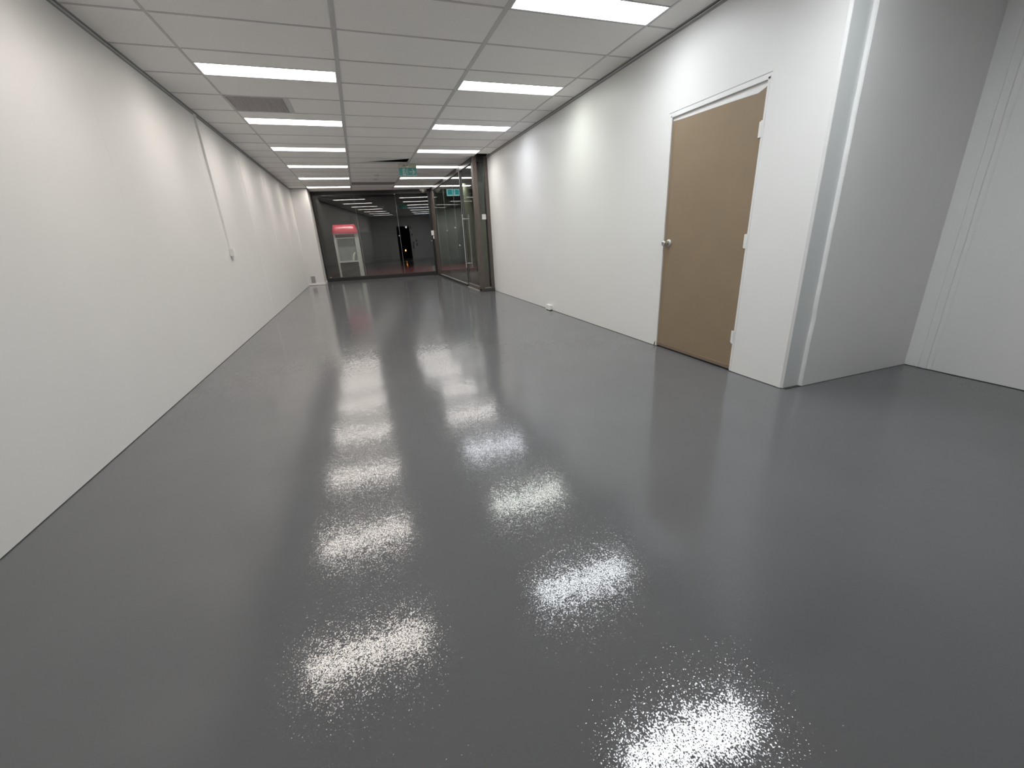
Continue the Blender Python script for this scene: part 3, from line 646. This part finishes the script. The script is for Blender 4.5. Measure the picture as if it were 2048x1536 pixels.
fs += [tuple([i for i in range(nx + 1)] + [base + 1, base]), tuple([nseg * (nx + 1) + i for i in range(nx + 1)][::-1] + [base + 2 * nseg, base + 2 * nseg + 1])]
hb.add(hv, fs, True).build('hood', M['red'], bo, 0, (-.35, 17.3, 1.6))
boxo('hood_lip', (BX0 - .012, BX1 + .004, BY0 - .055, BY0 + .02, 1.503, 1.53), M['red'], bo, .005)
hs = MB(); pts = [(-.235, .565), (-.222, .62), (-.205, .70), (-.18, .77), (-.145, .835), (-.125, .858)]; rr = [.030, .038, .042, .038, .026, .018]
vs = []; n = 12
for (x, z), r in zip(pts, rr):
    for i in range(n): w = 2 * math.pi * i / n; vs.append((x + r * math.cos(w), BY0 + .06 + r * math.sin(w), z))
fs = [(k * n + i, k * n + (i + 1) % n, (k + 1) * n + (i + 1) % n, (k + 1) * n + i) for k in range(len(pts) - 1) for i in range(n)] + [tuple(range(n)), tuple(range((len(pts) - 1) * n, len(pts) * n))]
hs.add(vs, fs, True)
h = hs.build('handset', M['plastic'], bo, 0, (-.2, BY0 + .06, .56))
# lit exit sign outside
eo = empty('lit_exit_sign', (3.69, 17.0, 2.90)); tag(eo, 'bright cyan-green running-man exit sign outside, seen through the side glazing', 'exit sign')
boxo('sign_case', (3.455, 3.935, 17.0, 17.05, 2.672, 2.905), M['exwhite2'], eo, .004)
boxo('sign_face', (3.480, 3.915, 16.994, 17.0, 2.712, 2.885), M['green2'], eo)
boxo('doorway_pictogram', (3.66, 3.76, 16.990, 16.994, 2.72, 2.878), M['exwhite2'], eo)
pm = MB(); man(pm, 3.715, 2.80, .15, 16.986, 16.990); pm.build('running_man_pictogram', M['green2'], eo, 0, (3.7, 16.99, 2.8))
boxo('hanger', (3.68, 3.70, 17.015, 17.035, 2.905, 3.6), M['framed'], eo)
# orange lamp and glowing disc in the dark doorway (mirrored in the front glass)
il = tag(MB().lathe([(.045, 0), (.04, .01)], (.34, YB - 1.0, .52), (0, 1, 0), 16).build('standby_lamp', M['orange'], None, 0, (.34, YB - 1.0, .52)), 'small glowing orange lamp mirrored low in the dark doorway', 'lamp')
st_ = empty('lamp_stand', (.34, YB - 1.02, 0)); tag(st_, 'black stand carrying the small orange lamp in the dark doorway', 'stand')
MB().bar((.34, YB - 1.03, 0), (.34, YB - 1.03, .49), .012).build('stand_pole', M['black'], st_, 0, (.34, YB - 1.03, 0)); MB().lathe([(.1, 0), (.1, .012)], (.34, YB - 1.03, 0), (0, 0, 1), 16).build('stand_foot', M['black'], st_, 0, (.34, YB - 1.03, 0))
boxo('stand_head', (.29, .39, YB - 1.05, YB - 1.0, .47, .57), M['black'], st_, .004)
cl = empty('glow_disc', (.62, YB - .02, 2.0)); tag(cl, 'small round disc with a pale glow at the top of the mirrored dark doorway', 'lamp')  # disc given its own glow so the pale spot shows
MB().lathe([(.06, 0), (.05, .03), (.02, .04)], (.62, YB - .06, 2.02), (0, 1, 0), 20).build('disc_body', M['wglow'], cl, 0, (.62, YB - .06, 2.02))
boxo('disc_bracket', (.60, .64, YB - .10, YB - .06, 2.0, 2.08), M['black'], cl)
